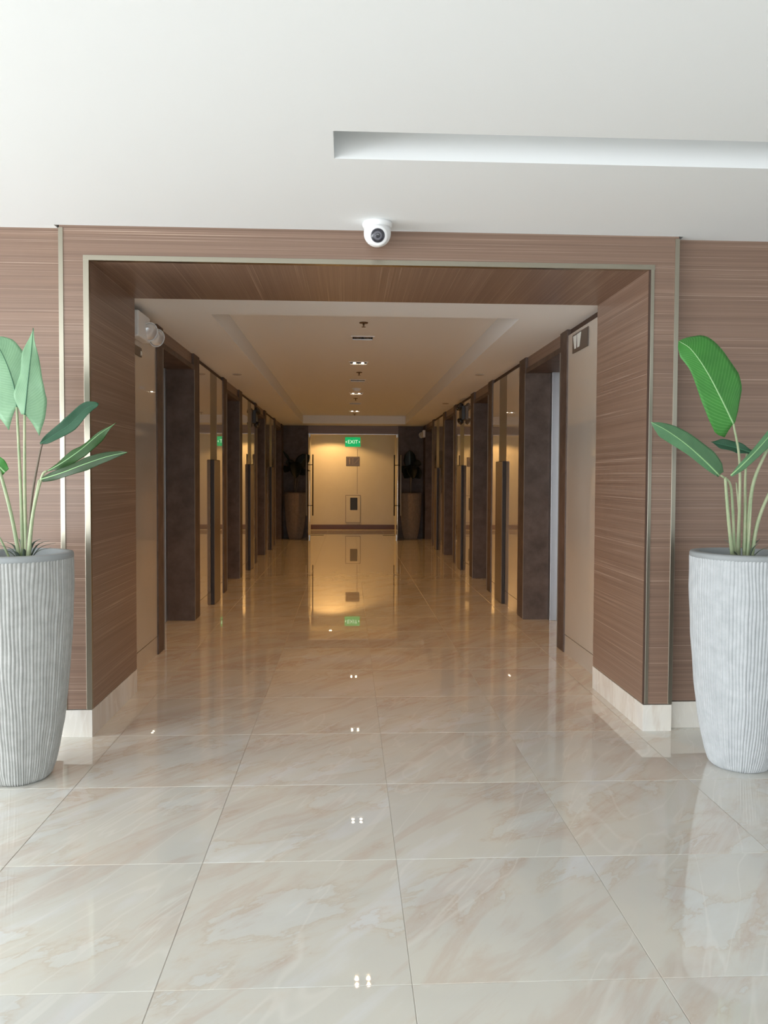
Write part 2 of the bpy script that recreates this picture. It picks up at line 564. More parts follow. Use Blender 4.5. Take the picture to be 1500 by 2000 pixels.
# ------------------------------------------------------------------ wood portal
P = empty('trim_1')
tag(P, 'brown wood portal surround edged with champagne metal strips', kind='structure')
ZP = 2.80
for xa, xb, edge in ((XOL, XL, 1), (XR, XOR, -1)):
    box('front_panel', (xa, xb, YF, YF + 0.054, BB + 0.004, ZP), 'wood', P)
    box('reveal_panel', (xa, xb, YF + 0.054, YB, BB + 0.004, ZP), 'wood', P)
    box('plinth', (xa - 0.0015, xb + 0.0015, YF - 0.003, YB, 0, BB), 'plinth', P, bevel=0.0012)
    # champagne edge strips
    xi = xb if edge == 1 else xa
    xo = xa if edge == 1 else xb
    g0, g1 = (0.026, -0.0025) if edge == 1 else (0.024, 0.006)
    box('metal_strip', (min(xi - edge * g0, xi - edge * g1), max(xi - edge * g0, xi - edge * g1), YF - 0.004, YF + 0.016, BB + 0.004, ZA + 0.0235), 'gold', P, bevel=0.001)
    if edge == -1:
        box('shadow_line', (xi - 0.001, xi + 0.006, YF - 0.0015, YF + 0.012, BB + 0.004, ZA), 'shadow_gap', P)
    box('metal_strip', (min(xo - edge * 0.003, xo + edge * 0.020), max(xo - edge * 0.003, xo + edge * 0.020), YF - 0.004, YF + 0.03, BB + 0.004, ZC - 0.012), 'gold', P, bevel=0.001)
box('lintel_panel', (XL, XR, YF, YF + 0.03, ZA + 0.02, ZP), 'wood', P)
box('soffit_panel', (XL, XR, YF + 0.03, YB, ZA, ZP), 'wood_soffit', P)
box('metal_strip', (XL - 0.026, XR + 0.026, YF - 0.0045, YF + 0.031, ZA - 0.002, ZA + 0.0235), 'gold', P, bevel=0.001)

# ------------------------------------------------------------------ corridor ceiling
FIX = [(0.127, 5.99, True), (0.132, 7.28, False), (0.116, 8.87, True), (0.125, 10.47, False), (0.122, 12.10, True), (0.122, 13.75, False), (0.124, 15.35, True)]
HX, HY = 0.098, 0.085
TRAY = (-0.952, 1.211, 5.49, 16.5)
k = grid_slab((-2.1, 2.3), (YB - 0.01, YD + 0.1), ZK, 2.80, [TRAY]).build('ceiling', 'white')
tag(k, 'white corridor ceiling border around a raised tray', kind='structure')
tr = grid_slab((TRAY[0] - 0.05, TRAY[1] + 0.05), (TRAY[2] - 0.05, TRAY[3] + 0.05), ZT, ZT + 0.03, [(x - HX, x + HX, y - HY, y + HY) for x, y, on in FIX]).build('tray_panel', 'white', k)
box('ceiling_core', (TRAY[0] - 0.1, TRAY[1] + 0.1, TRAY[2] - 0.1, TRAY[3] + 0.1, ZT + 0.13, ZT + 0.2), 'white', k)


def downlight(x, y, on, label):
    L = empty('downlight', (x, y, ZT))
    tag(L, label, 'ceiling light', 'twin-lamp fittings down the ceiling tray')
    fr = MB()
    a, bx, by = 0.012, HX, HY
    for q in ((-bx - a, bx + a, -by - a, -by + 0.004), (-bx - a, bx + a, by - 0.004, by + a), (-bx - a, -bx + 0.004, -by, by), (bx - 0.004, bx + a, -by, by)):
        fr.box(x + q[0], x + q[1], y + q[2], y + q[3], ZT - 0.006, ZT + 0.004)
    fr.build('rim', 'white', L)
    cn = MB()
    cn.box(x - bx, x + bx, y - by, y + by, ZT + 0.088, ZT + 0.095)
    for q in ((-bx, -bx + 0.003, -by, by), (bx - 0.003, bx, -by, by), (-bx, bx, -by, -by + 0.003), (-bx, bx, by - 0.003, by)):
        cn.box(x + q[0], x + q[1], y + q[2], y + q[3], ZT + 0.004, ZT + 0.09)
    cn.build('recess', 'can', L)
    for dx in (-0.046, 0.046):
        for dy in (-0.040, 0.040):
            h = MB().lathe([(0.036, 0.055), (0.036, 0.006), (0.031, 0.002), (0.028, 0.010), (0.020, 0.040)], (x + dx, y + dy, ZT), seg=16).build('lamp', 'lamp_off' if not on else 'can', L, smooth=True)
            MB().lathe([(0.014, 0.0), (0.016, 0.006), (0.010, 0.010)], (x + dx, y + dy, ZT + 0.001), seg=14).build('bulb', 'lamp_on' if on else 'lamp_off', h)
    if on:
        for dx in (-0.046, 0.046):
            for dy in (-0.040, 0.040):
                l = bpy.data.lights.new('downlight_beam', 'SPOT')
                l.energy, l.color, l.spot_size, l.spot_blend, l.shadow_soft_size = 13.5, (1.0, 0.47, 0.12), math.radians(125), 0.8, 0.011
                o = bpy.data.objects.new('downlight_beam', l)
                o.location = (dx, dy, -0.004)
                o.parent = L
                COL.objects.link(o)
    return L


names = ['lit twin ceiling light just behind the portal soffit', 'unlit twin ceiling light nearest the portal', 'lit twin ceiling light, largest bright pair in view',
         'unlit twin ceiling light behind the brightest lit pair', 'lit twin ceiling light just past the smoke detector', 'unlit twin ceiling light, third dark one along the tray', 'lit twin ceiling light closest to the far end of tray']
for (x, y, on), nm in zip(FIX, names):
    downlight(x, y, on, nm)


def sprinkler(x, y, label):
    L = empty('sprinkler', (x, y, ZT))
    tag(L, label, 'sprinkler', 'sprinkler heads in the ceiling tray')
    MB().lathe([(0.038, 0.0), (0.036, -0.006), (0.014, -0.008)], (x, y, ZT), seg=20).build('escutcheon', 'brass', L, smooth=True)
    MB().lathe([(0.008, -0.007), (0.008, -0.024), (0.004, -0.030), (0.004, -0.036)], (x, y, ZT), seg=10).build('head', 'brass', L, smooth=True)
    MB().lathe([(0.017, -0.036), (0.017, -0.039)], (x, y, ZT), seg=14).build('deflector', 'brass', L)


sprinkler(0.127, 6.56, 'small dark sprinkler head nearest the portal')
sprinkler(0.134, 9.66, 'sprinkler head between the first lit and second unlit fittings')
sprinkler(0.122, 12.85, 'sprinkler head beyond the smoke detector and second lit pair')
sprinkler(0.132, 15.97, 'sprinkler head farthest along the tray')
L = empty('smoke_detector', (0.122, 11.43, ZT))
tag(L, 'round smoke detector hanging mid-way along the ceiling tray', 'smoke detector')
MB().lathe([(0.065, 0), (0.065, -0.012), (0.052, -0.018)], (0.122, 11.43, ZT), seg=24).build('base', 'plastic', L, smooth=True)
MB().lathe([(0.050, -0.018), (0.046, -0.040), (0.022, -0.048), (0.012, -0.050)], (0.122, 11.43, ZT), seg=24).build('chamber', 'plastic', L, smooth=True)

for x, y, lb in ((-1.225, 8.68, 'small round flush ceiling disc by the beige panel with the dark sign reflection'), (1.434, 8.48, 'small round flush ceiling disc above the second opening on the arrow sign side'), (1.479, 11.83, 'small far ceiling disc beside the black wall fitting')):
    L = empty('ceiling_disc', (x, y, ZK))
    tag(L, lb, 'ceiling speaker', 'round discs on the ceiling border')
    MB().lathe([(0.050, 0), (0.050, -0.004), (0.044, -0.007)], (x, y, ZK), seg=24).build('rim', 'disc', L, smooth=True)
    MB().lathe([(0.042, -0.005), (0.036, -0.0085)], (x, y, ZK), seg=24).build('grille', 'disc', L, smooth=True)

# ------------------------------------------------------------------ corridor walls
SEG = [(YB, 5.86), (7.50, 8.94), (10.50, 11.98), (13.57, 15.07)]           # cream panels
NICHE = [(5.86, 6.05, 7.24, 7.50), (8.94, 9.18, 10.22, 10.50), (11.98, 12.20, 13.30, 13.57), (15.07, 15.30, 16.70, YD)]
ZPAN = 2.415
HDR = 2.315
tn = 2
dn = 1
for side, X, sg, N in (('left', CL, -1, NL), ('right', CR, 1, NR)):
    xb = lambda d0, d1: (min(X + sg * d0, X + sg * d1), max(X + sg * d0, X + sg * d1))
    w = empty('wall_' + side)
    tag(w, 'glossy cream panelled corridor wall with stone lift openings', kind='structure')
    for y0, y1 in SEG:
        box('wall_core', (*xb(0.02, 0.14), y0, y1, 0, ZK), 'shadow_gap', w)
        box('baseboard', (*xb(0.0, 0.02), y0 + 0.001, y1 - 0.001, 0, BB - 0.005), 'cream', w)
        if y0 > 5:
            ins = (y0 + 0.63, y0 + 1.03)
            box('wall_panel', (*xb(0.0, 0.02), y0 + 0.001, ins[0] - 0.002, BB, ZPAN), 'cream', w)
            box('wall_panel', (*xb(0.0, 0.02), ins[1] + 0.002, y1 - 0.001, BB, ZPAN), 'cream', w)
            box('metal_inlay', (*xb(0.001, 0.02), ins[0], ins[1], BB, ZPAN), 'inlay', w)
        else:
            box('wall_panel', (*xb(0.0, 0.02), y0 + 0.001, y1 - 0.001, BB, ZPAN), 'cream', w)
    # stone lift surrounds
    for i, (a, b, c2, d) in enumerate(NICHE):
        T = empty('trim_%d' % tn)
        tn += 1
        tag(T, 'dark stone frame around a lift opening', kind='structure')
        e = abs(N - X) + 0.06
        box('jamb', (*xb(-0.010, e), a, b, 0, ZK), 'stone', T, bevel=0.003)
        if i < 3:
            box('jamb', (*xb(-0.010, e), c2, d, 0, ZK), 'stone', T, bevel=0.003)
            box('edge_strip', (*xb(-0.0125, 0.004), c2 + 0.004, c2 + 0.016, 0, HDR), 'inlay', T)
        else:
            box('jamb', (*xb(-0.004, e), c2, d, 0, ZK), 'stone', T)
        box('edge_strip', (*xb(-0.0125, 0.004), b - 0.016, b - 0.004, 0, HDR), 'inlay', T)
        box('fascia', (*xb(0.012, e), b, c2, HDR + 0.045, ZK), 'wood', T)
        box('lintel_band', (*xb(-0.004, e), b, c2, HDR, HDR + 0.045), 'stone', T, bevel=0.002)
        D = empty('door_%d' % dn)
        dn += 1
        tag(D, 'brushed steel two-leaf lift door set back in the opening', kind='structure')
        xd = sorted((N, N + sg * 0.03))
        mid = (b + c2) / 2
        box('door_panel', (*xd, b - 0.02, mid - 0.002, 0.004, HDR + 0.02), 'steel', D)
        box('door_panel', (*xd, mid + 0.002, c2 + 0.02, 0.004, HDR + 0.02), 'steel', D)
        for p0, p1 in ((b - 0.001, b + 0.075), (c2 - 0.075, c2 + 0.001)):
            box('frame_post', (*sorted((N, N - sg * 0.105)), p0, p1, 0.0, HDR + 0.02), 'steel', D, bevel=0.002)
        box('sill_plate', (*sorted((N, N - sg * 0.05)), b, c2, 0, 0.004), 'steel', D)
        xk = sorted((N + sg * 0.03, N + sg * 0.06))
        box('door_backing', (*xk, b - 0.03, c2 + 0.03, 0, ZK), 'shadow_gap', D)

# hall call columns standing against the cream panels
ords = ['first', 'second', 'third']
for side, X, sg in (('emergency-light', CL, -1), ('arrow-sign', CR, 1)):
    for i, (y0, y1) in enumerate(SEG[1:]):
        ya, yb = y0 + 0.64, y0 + 1.02
        L = empty('call_column', (X - sg * 0.022, (ya + yb) / 2, 0))
        tag(L, 'slim dark bronze call column, %s from the portal on the %s side' % (ords[i], side), 'call panel', 'bronze call columns against the cream panels')
        x = sorted((X - sg * 0.0, X - sg * 0.034))
        box('body', (*x, ya, yb, 0, 1.512), 'dark_metal', L, bevel=0.002)
        xf = sorted((X - sg * 0.034, X - sg * 0.038))
        box('face_plate', (*xf, ya + 0.006, yb - 0.006, 0.006, 1.506), 'bronze', L)

# ------------------------------------------------------------------ corridor end: stone wall, lit cross corridor
w = empty('wall_end')
tag(w, 'dark stone end wall around the glass doorway', kind='structure')
DX0, DX1, DZ = -0.877, 1.108, 2.285
box('stone_slab', (-2.0, DX0, YD, YD + 0.03, 0, ZK + 0.05), 'stone', w)
box('stone_slab', (DX1, 2.2, YD, YD + 0.03, 0, ZK + 0.05), 'stone', w)
box('lintel', (DX0, DX1, YD, YD + 0.03, DZ, ZK + 0.05), 'wood', w)
box('reveal_panel', (-4.0, DX0, YD + 0.03, YD2, 0, 2.8), 'warm_wall', w)
box('reveal_panel', (DX1, 4.2, YD + 0.03, YD2, 0, 2.8), 'warm_wall', w)
box('soffit_panel', (DX0, DX1, YD + 0.03, YD2, DZ + 0.03, 2.8), 'warm_wall', w)
box('head_rail', (DX0, DX1, YD + 0.03, YD + 0.075, DZ - 0.012, DZ + 0.02), 'steel', w)
w2 = box('wall_back', (-4.2, 4.4, YW, YW + 0.15, 0, 2.8), 'warm_wall')
tag(w2, 'warmly lit beige wall beyond the glass doors', kind='structure')
box('seam_strip', (0.232, 0.240, YW - 0.004, YW, 0.9, 2.05), 'bronze', w2)
b_ = box('baseboard_back', (-4.0, 4.2, YW - 0.012, YW, 0, 0.12), 'skirt')
tag(b_, 'red-brown skirting along the lit wall', kind='structure')
w3 = box('wall_left', (-4.2, -4.0, YD2 - 0.1, YW + 0.15, 0, 2.8), 'warm_wall')
w3['kind'] = 'structure'
w4 = box('wall_right', (4.2, 4.4, YD2 - 0.1, YW + 0.15, 0, 2.8), 'warm_wall')
w4['kind'] = 'structure'
c3 = box('ceiling', (-4.2, 4.4, YD2 - 0.05, YW + 0.15, 2.45, 2.8), 'white')
c3['kind'] = 'structure'

for i, (x, y, e, lb) in enumerate(((-0.42, 19.05, 58, 'recessed spotlight before the lit wall, near the EXIT sign'), (-2.4, 19.1, 14, 'recessed spotlight far along the cross corridor by its end wall'), (2.7, 19.1, 7, 'recessed spotlight along the cross corridor behind the stone wall'))):
    L = empty('spotlight', (x, y, 2.45))
    tag(L, lb, 'ceiling light', 'spotlights in the cross corridor')
    MB().lathe([(0.06, 0), (0.06, -0.006), (0.045, -0.008)], (x, y, 2.45), seg=20).build('rim', 'white', L, smooth=True)
    MB().lathe([(0.042, -0.004), (0.03, -0.009)], (x, y, 2.45), seg=16).build('bulb', 'lamp_on', L)
    l = bpy.data.lights.new('spotlight_beam', 'SPOT')
    l.energy, l.color, l.spot_size, l.spot_blend, l.shadow_soft_size = e, (1.0, 0.58, 0.21), math.radians(150), 0.25, 0.03
    o = bpy.data.objects.new('spotlight_beam', l)
    o.location = (0, 0, -0.015)
    o.parent = L
    COL.objects.link(o)

# glass double door, leaves swung open into the corridor
D = empty('door_%d' % dn, (0.1, 16.4, 0))
tag(D, 'frameless glass double door swung open with long bar handles', kind='structure')
for sx, xh, xf in ((1, -0.845, -0.800), (-1, 1.075, 1.040)):
    # leaf runs from hinge (xh, 17.17) to free end (xf, 16.28)
    a, b = Vector((xh, YD - 0.03, 0)), Vector((xf, YD - 0.93, 0))
    d = (b - a).normalized()
    nrm = Vector((-d.y, d.x, 0))
    mb = MB()
    q = [a + nrm * 0.006, b + nrm * 0.006, b - nrm * 0.006, a - nrm * 0.006]
    mb.v = [(p.x, p.y, z) for z in (0.012, 2.25) for p in q]
    mb.f = [(0, 1, 2, 3), (7, 6, 5, 4)] + [(k2, (k2 + 1) % 4, 4 + (k2 + 1) % 4, 4 + k2) for k2 in range(4)]
    leaf_ = mb.build('glass_leaf', 'glass', D)
    ctr = a + d * 0.80
    for s in (-1, 1):
        h = ctr + nrm * (s * 0.068)
        hd = MB().lathe([(0.012, 0.520), (0.0135, 0.524), (0.0135, 1.800), (0.012, 1.804)], (h.x, h.y, 0), seg=12).build('handle', 'dark_metal' if s * nrm.x * sx > 0 else 'inlay', D, smooth=True)
        for z in (0.735, 1.588):
            MB().tube([(ctr.x, ctr.y, z), (h.x, h.y, z)], [0.008, 0.008], 8).build('standoff', 'dark_metal', hd)
    for z0, z1 in ((0.004, 0.07), (2.20, 2.27)):
        e0, e1 = a, a + d * 0.16
        p = MB()
        q = [e0 + nrm * 0.012, e1 + nrm * 0.012, e1 - nrm * 0.012, e0 - nrm * 0.012]
        p.v = [(v.x, v.y, z) for z in (z0, z1) for v in q]
        p.f = list(mb.f)
        p.build('hinge_patch', 'steel', D)
for x0, x1 in ((-0.86, -0.55), (0.80, 1.09)):
    box('floor_plate', (x0, x1, 17.75, 17.85, 0.0, 0.003), 'dark_metal', D)
box('threshold', (DX0, DX1, 18.16, 18.24, 0.0, 0.004), 'bronze', D)


# ------------------------------------------------------------------ lettering
def text_mesh(body, size):
    cu = bpy.data.curves.new('lettering', 'FONT')
    cu.body, cu.size, cu.align_x, cu.align_y, cu.extrude = body, size, 'CENTER', 'CENTER', 0.001
    o = bpy.data.objects.new('lettering', cu)
    COL.objects.link(o)
    dg = bpy.context.evaluated_depsgraph_get()
    me = bpy.data.meshes.new_from_object(o.evaluated_get(dg))
    bpy.data.objects.remove(o)
    return me


EX, EY, EZ = 0.113, 18.9, 2.182
L = empty('exit_sign', (EX, EY, EZ))
tag(L, 'glowing green EXIT sign hanging before the lit wall', 'exit sign')
box('light_box', (EX - 0.186, EX + 0.186, EY - 0.02, EY + 0.02, EZ - 0.115, EZ + 0.115), 'exit_green', L, bevel=0.004)
box('housing', (EX - 0.194, EX + 0.194, EY - 0.012, EY + 0.03, EZ + 0.115, EZ + 0.168), 'warm_wall', L)
for dx in (-0.12, 0.12):
    MB().lathe([(0.006, EZ + 0.16), (0.006, 2.45)], (EX + dx, EY, 0), seg=8).build('hanger', 'steel', L)
me = text_mesh('EXIT', 0.122)
me.materials.append(M['exit_white'])
o = bpy.data.objects.new('lettering', me)
o.rotation_euler = (math.pi / 2, 0, 0)
o.location = (0, -0.022, 0)
o.parent = L
COL.objects.link(o)
for s in (-1, 1):
    MB().prism([(EX + s * 0.150, EZ - 0.03), (EX + s * 0.150, EZ + 0.03), (EX + s * 0.176, EZ)], EY - 0.0225, EY - 0.0205).build('arrow_mark', 'exit_white', L)

# brown pictogram plaque and the cabinet with a dark window on the lit wall
px0, px1, pz0, pz1 = -0.052, 0.289, 1.618, 1.850
L = empty('wall_plaque', ((px0 + px1) / 2, YW, pz0))
tag(L, 'brown pictogram plaque on the lit wall under the EXIT sign', 'sign')
box('plate', (px0, px1, YW - 0.012, YW - 0.0005, pz0, pz1), 'sign_brown', L, bevel=0.002)
for xa in (px0 + 0.016, px0 + 0.180):
    fr = MB()
    for q in ((xa, xa + 0.145, pz0 + 0.02, pz0 + 0.026), (xa, xa + 0.145, pz1 - 0.026, pz1 - 0.02), (xa, xa + 0.006, pz0 + 0.02, pz1 - 0.02), (xa + 0.139, xa + 0.145, pz0 + 0.02, pz1 - 0.02)):
        fr.box(q[0], q[1], YW - 0.0135, YW - 0.0115, q[2], q[3])
    fr.build('pictogram_frame', 'sign_tan', L)
st = MB()
for i in range(4):
    st.box(px0 + 0.200 + i * 0.028, px0 + 0.228 + i * 0.028, YW - 0.0136, YW - 0.0115, pz0 + 0.05 + i * 0.032, pz0 + 0.056 + i * 0.032)
    st.box(px0 + 0.222 + i * 0.028, px0 + 0.228 + i * 0.028, YW - 0.0136, YW - 0.0115, pz0 + 0.05 + i * 0.032, pz0 + 0.086 + i * 0.032)
st.build('stair_mark', 'sign_tan', L)
fg = MB()
fg.lathe([(0.014, -0.0138), (0.014, -0.0115)], (px0 + 0.088, YW, pz0 + 0.178), axis='Y', seg=12)
fg.box(px0 + 0.074, px0 + 0.102, YW - 0.0136, YW - 0.0115, pz0 + 0.10, pz0 + 0.158)
fg.box(px0 + 0.076, px0 + 0.086, YW - 0.0136, YW - 0.0115, pz0 + 0.04, pz0 + 0.10)
fg.box(px0 + 0.090, px0 + 0.100, YW - 0.0136, YW - 0.0115, pz0 + 0.04, pz0 + 0.10)
fg.build('figure_mark', 'sign_tan', L)

cx0, cx1, cz0, cz1 = -0.060, 0.320, 0.171, 0.874
L = empty('wall_cabinet', ((cx0 + cx1) / 2, YW, cz0))
tag(L, 'flush beige wall cabinet with a small dark window', 'cabinet')
box('body', (cx0, cx1, YW - 0.010, YW - 0.0005, cz0, cz1), 'bronze', L)
dr = MB()
wx0, wx1, wz0, wz1 = 0.057, 0.240, 0.497, 0.809
for q in ((cx0 + 0.01, wx0, cz0 + 0.01, cz1 - 0.01), (wx1, cx1 - 0.01, cz0 + 0.01, cz1 - 0.01), (wx0, wx1, cz0 + 0.01, wz0), (wx0, wx1, wz1, cz1 - 0.01)):
    dr.box(q[0], q[1], YW - 0.020, YW - 0.010, q[2], q[3])
dd = dr.build('door', 'warm_wall', L)
fr = MB()
for q in ((wx0, wx1, wz0, wz0 + 0.012), (wx0, wx1, wz1 - 0.012, wz1), (wx0, wx0 + 0.012, wz0, wz1), (wx1 - 0.012, wx1, wz0, wz1)):
    fr.box(q[0], q[1], YW - 0.024, YW - 0.011, q[2], q[3])
fr.build('window_frame', 'black', dd)
box('window_glass', (wx0 + 0.01, wx1 - 0.01, YW - 0.016, YW - 0.011, wz0 + 0.01, wz1 - 0.01), 'window_dark', dd)

# sign plates on the corridor walls
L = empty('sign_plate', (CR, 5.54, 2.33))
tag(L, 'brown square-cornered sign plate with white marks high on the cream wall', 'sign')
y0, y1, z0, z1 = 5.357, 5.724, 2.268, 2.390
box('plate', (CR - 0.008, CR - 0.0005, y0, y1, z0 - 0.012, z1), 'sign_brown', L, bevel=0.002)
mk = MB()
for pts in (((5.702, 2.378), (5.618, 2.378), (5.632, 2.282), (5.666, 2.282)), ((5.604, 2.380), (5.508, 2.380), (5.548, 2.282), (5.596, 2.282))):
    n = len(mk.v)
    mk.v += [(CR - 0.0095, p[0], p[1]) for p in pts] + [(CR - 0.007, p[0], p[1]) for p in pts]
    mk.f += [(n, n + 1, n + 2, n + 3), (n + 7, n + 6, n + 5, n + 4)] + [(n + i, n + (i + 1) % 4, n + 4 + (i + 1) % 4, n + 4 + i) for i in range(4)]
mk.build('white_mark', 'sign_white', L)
L = empty('sign_plate', (CL, 5.36, 2.18))
tag(L, 'small dark brown sign plate under the emergency light', 'sign')
box('plate', (CL + 0.0005, CL + 0.008, 5.20, 5.44, 2.150, 2.212), 'sign_brown', L, bevel=0.002)
box('white_mark', (CL + 0.007, CL + 0.0095, 5.405, 5.433, 2.160, 2.190), 'sign_white', L)


# ------------------------------------------------------------------ wall lights
def emergency_light(X, sg, Y, Z, label, body='plastic', cat='emergency light', name='emergency_light', s=1.0, lensm='reflector'):
    """X wall plane, sg +1 faces +x"""
    L = empty(name, (X, Y, Z))
    tag(L, label, cat)
    bx = lambda d0, d1: tuple(sorted((X + sg * d0 * s, X + sg * d1 * s)))
    box('body', (*bx(0.0005, 0.060), Y - 0.24 * s, Y + 0.06 * s, Z - 0.085 * s, Z + 0.085 * s), body, L, bevel=0.008)
    for dy in (0.02, 0.23):
        c = Vector((X + sg * 0.030 * s, Y + dy * s * 0.95, Z - dy * 0.03))
        q = Vector((sg * 0.72, -0.62, -0.30)).to_track_quat('Z', 'Y').to_matrix()
        for nm_, prof_, mt, par in (('lamp_head', [(0.028, 0.0), (0.046, 0.010), (0.058, 0.036), (0.065, 0.062), (0.062, 0.066), (0.052, 0.045)], body, L), ('lens', [(0.060, 0.061), (0.050, 0.069), (0.030, 0.075), (0.010, 0.077)], lensm, None)):
            hd = MB().lathe(prof_, (0, 0, 0), seg=28)
            hd.v = [tuple((q @ Vector(p)) * s + c) for p in hd.v]
            ho2 = hd.build(nm_, mt, par if par else ho2, smooth=True)
    box('bracket', (*bx(0.0, 0.062), Y + 0.06 * s, Y + 0.22 * s, Z - 0.035 * s, Z + 0.015 * s), body, L, bevel=0.004)
    return L


emergency_light(CL, 1, 5.40, 2.335, 'white twin-head emergency light high beside the portal')
emergency_light(CR, -1, 16.95, 2.275, 'pale twin-head emergency light in the far corner near glass door', s=0.9)


def wall_light(X, sg, Y, Z, label):
    L = empty('wall_light', (X, Y, Z))
    tag(L, label, 'wall light')
    bx = lambda d0, d1: tuple(sorted((X + sg * d0, X + sg * d1)))
    box('body', (*bx(0.0005, 0.050), Y - 0.10, Y + 0.16, Z - 0.10, Z + 0.10), 'black', L, bevel=0.006)
    for dz, dy in ((0.09, -0.02), (0.08, 0.10), (-0.10, 0.0)):
        q = Vector((sg * 0.8, -0.4, 0.25 if dz > 0 else -0.5)).to_track_quat('Z', 'Y').to_matrix()
        c = Vector((X + sg * 0.030, Y + dy, Z + dz))
        hd = MB().lathe([(0.026, 0.0), (0.044, 0.012), (0.050, 0.045), (0.046, 0.050)], (0, 0, 0), seg=20)
        hd.v = [tuple(q @ Vector(p) + c) for p in hd.v]
        ho = hd.build('lamp_head', 'black', L, smooth=True)
        ln = MB().lathe([(0.045, 0.049), (0.020, 0.056)], (0, 0, 0), seg=20)
        ln.v = [tuple(q @ Vector(p) + c) for p in ln.v]
        ln.build('lens', 'lens', ho, smooth=True)


wall_light(CR, -1, 11.15, 2.26, 'black multi-head wall light above the call column, arrow-sign side')
wall_light(CL, 1, 11.80, 2.23, 'black multi-head wall light on the emergency-light side of the corridor')

# ------------------------------------------------------------------ dome camera
DXc, DYc = 0.141, 3.885
L = empty('dome_camera', (DXc, DYc, ZC))
tag(L, 'white dome security camera on the ceiling over the portal', 'security camera')
MB().lathe([(0.074, 0), (0.075, -0.010), (0.071, -0.022), (0.066, -0.026)], (DXc, DYc, ZC), seg=40).build('mount_ring', 'plastic', L, smooth=True)
prof = [(0.066, -0.024), (0.067, -0.050)]
for i in range(1, 10):
    a = math.pi / 2 * i / 10
    prof.append((0.067 * math.cos(a), -0.052 - 0.064 * math.sin(a)))
MB().lathe(prof, (DXc, DYc, ZC), seg=40).build('shell', 'plastic', L, smooth=True)
# eyeball face, aimed at the lobby
aim = Matrix.Rotation(math.radians(108), 3, 'X')
ec = Vector((DXc, DYc - 0.022, ZC - 0.066))


def aimed(prof, seg=36):
    mb = MB().lathe(prof, (0, 0, 0), seg=seg)
    mb.v = [tuple(aim @ Vector(p) + ec) for p in mb.v]
    return mb


aimed([(0.050, 0.0), (0.050, 0.036), (0.046, 0.042), (0.036, 0.044)]).build('eyeball', 'plastic', L, smooth=True)
aimed([(0.034, 0.036), (0.034, 0.046), (0.031, 0.0475)]).build('lens_ring', 'lens_ring', L, smooth=True)
lw = aimed([(0.0305, 0.044), (0.0305, 0.0482), (0.020, 0.0487)]).build('lens_window', 'lens', L, smooth=True)
aimed([(0.022, 0.0480), (0.022, 0.0494), (0.017, 0.0496)]).build('inner_ring', 'lens_ring', lw, smooth=True)
aimed([(0.012, 0.0490), (0.012, 0.0503), (0.008, 0.0505)]).build('lens', 'lens', lw, smooth=True)


# ------------------------------------------------------------------ potted plants
def catmull(pts, n):
    P_ = [Vector(p) for p in pts]
    if len(P_) == 2:
        return [P_[0].lerp(P_[1], i / n) for i in range(n + 1)]
    P_ = [P_[0] * 2 - P_[1]] + P_ + [P_[-1] * 2 - P_[-2]]
    m = len(P_) - 3
    out = []
    for i in range(n + 1):
        u = i / n * m
        k = min(int(u), m - 1)
        t = u - k
        a, b, c, d = P_[k:k + 4]
        out.append(0.5 * ((2 * b) + (c - a) * t + (2 * a - 5 * b + 4 * c - d) * t * t + (3 * b - a - 3 * c + d) * t ** 3))
    return out


def wid(arr, t):
    ts, ws = zip(*arr)
    return float(np.interp(t, ts, ws))


def leaf(parent, mid, wl, wr, m='leaf', side=(1, 0, 0), fold=0.25, droop=0.0, lobe=(0.0, 0.0), wave=0.004, rib='rib', n=22, mm=6, name='leaf', rr=0.0035, label=None):
    pts = catmull(mid, n)
    mb = MB()
    uv = []
    side = Vector(side)
    ph = random.random() * 6
    Tn = []
    for i, p in enumerate(pts):
        T = (pts[min(i + 1, n)] - pts[max(i - 1, 0)]).normalized()
        A = (side - T * side.dot(T)).normalized()
        Nn = A.cross(T)
        Tn.append((T, A, Nn))
    for i, p in enumerate(pts):
        T, A, Nn = Tn[i]
        t = i / n
        for j in range(-mm, mm + 1):
            u = abs(j) / mm
            sg = -1 if j < 0 else 1
            w = wid(wl if sg < 0 else wr, t) * u
            lb = lobe[0] if sg < 0 else lobe[1]
            q = p + A * (sg * w * math.cos(fold)) - Nn * (w * math.sin(fold)) - Nn * (droop * u * u * w * 4)
            q = q - T * (lb * max(0.0, 1 - t / 0.3) ** 1.5 * u ** 1.3)
            q = q + Nn * (wave * u * u * math.sin(t * 15 + ph + (2 if sg < 0 else 0)))
            mb.v.append(tuple(q))
            uv.append((0.5 + sg * u * 0.5, t))
    W_ = 2 * mm + 1
    for i in range(n):
        for j in range(2 * mm):
            a = i * W_ + j
            mb.f.append((a, a + 1, a + W_ + 1, a + W_))
    mb.uv = uv
    o = mb.build(name, m, parent, smooth=True)
    so = o.modifiers.new('thickness', 'SOLIDIFY')
    so.thickness = 0.0012
    if label:
        o['label'] = label
    if rib:
        MB().tube([pts[i] + Tn[i][2] * 0.0012 for i in range(n + 1)], [rr * (1 - 0.75 * i / n) for i in range(n + 1)], 6).build('midrib', rib, o, smooth=True)
    return o


def stem(parent, pts, r0=0.008, r1=0.0045, m='stem'):
    n = 14
    q = catmull(pts, n)
    return MB().tube(q, [r0 + (r1 - r0) * i / n for i in range(n + 1)], 8).build('stem', m, parent, smooth=True)


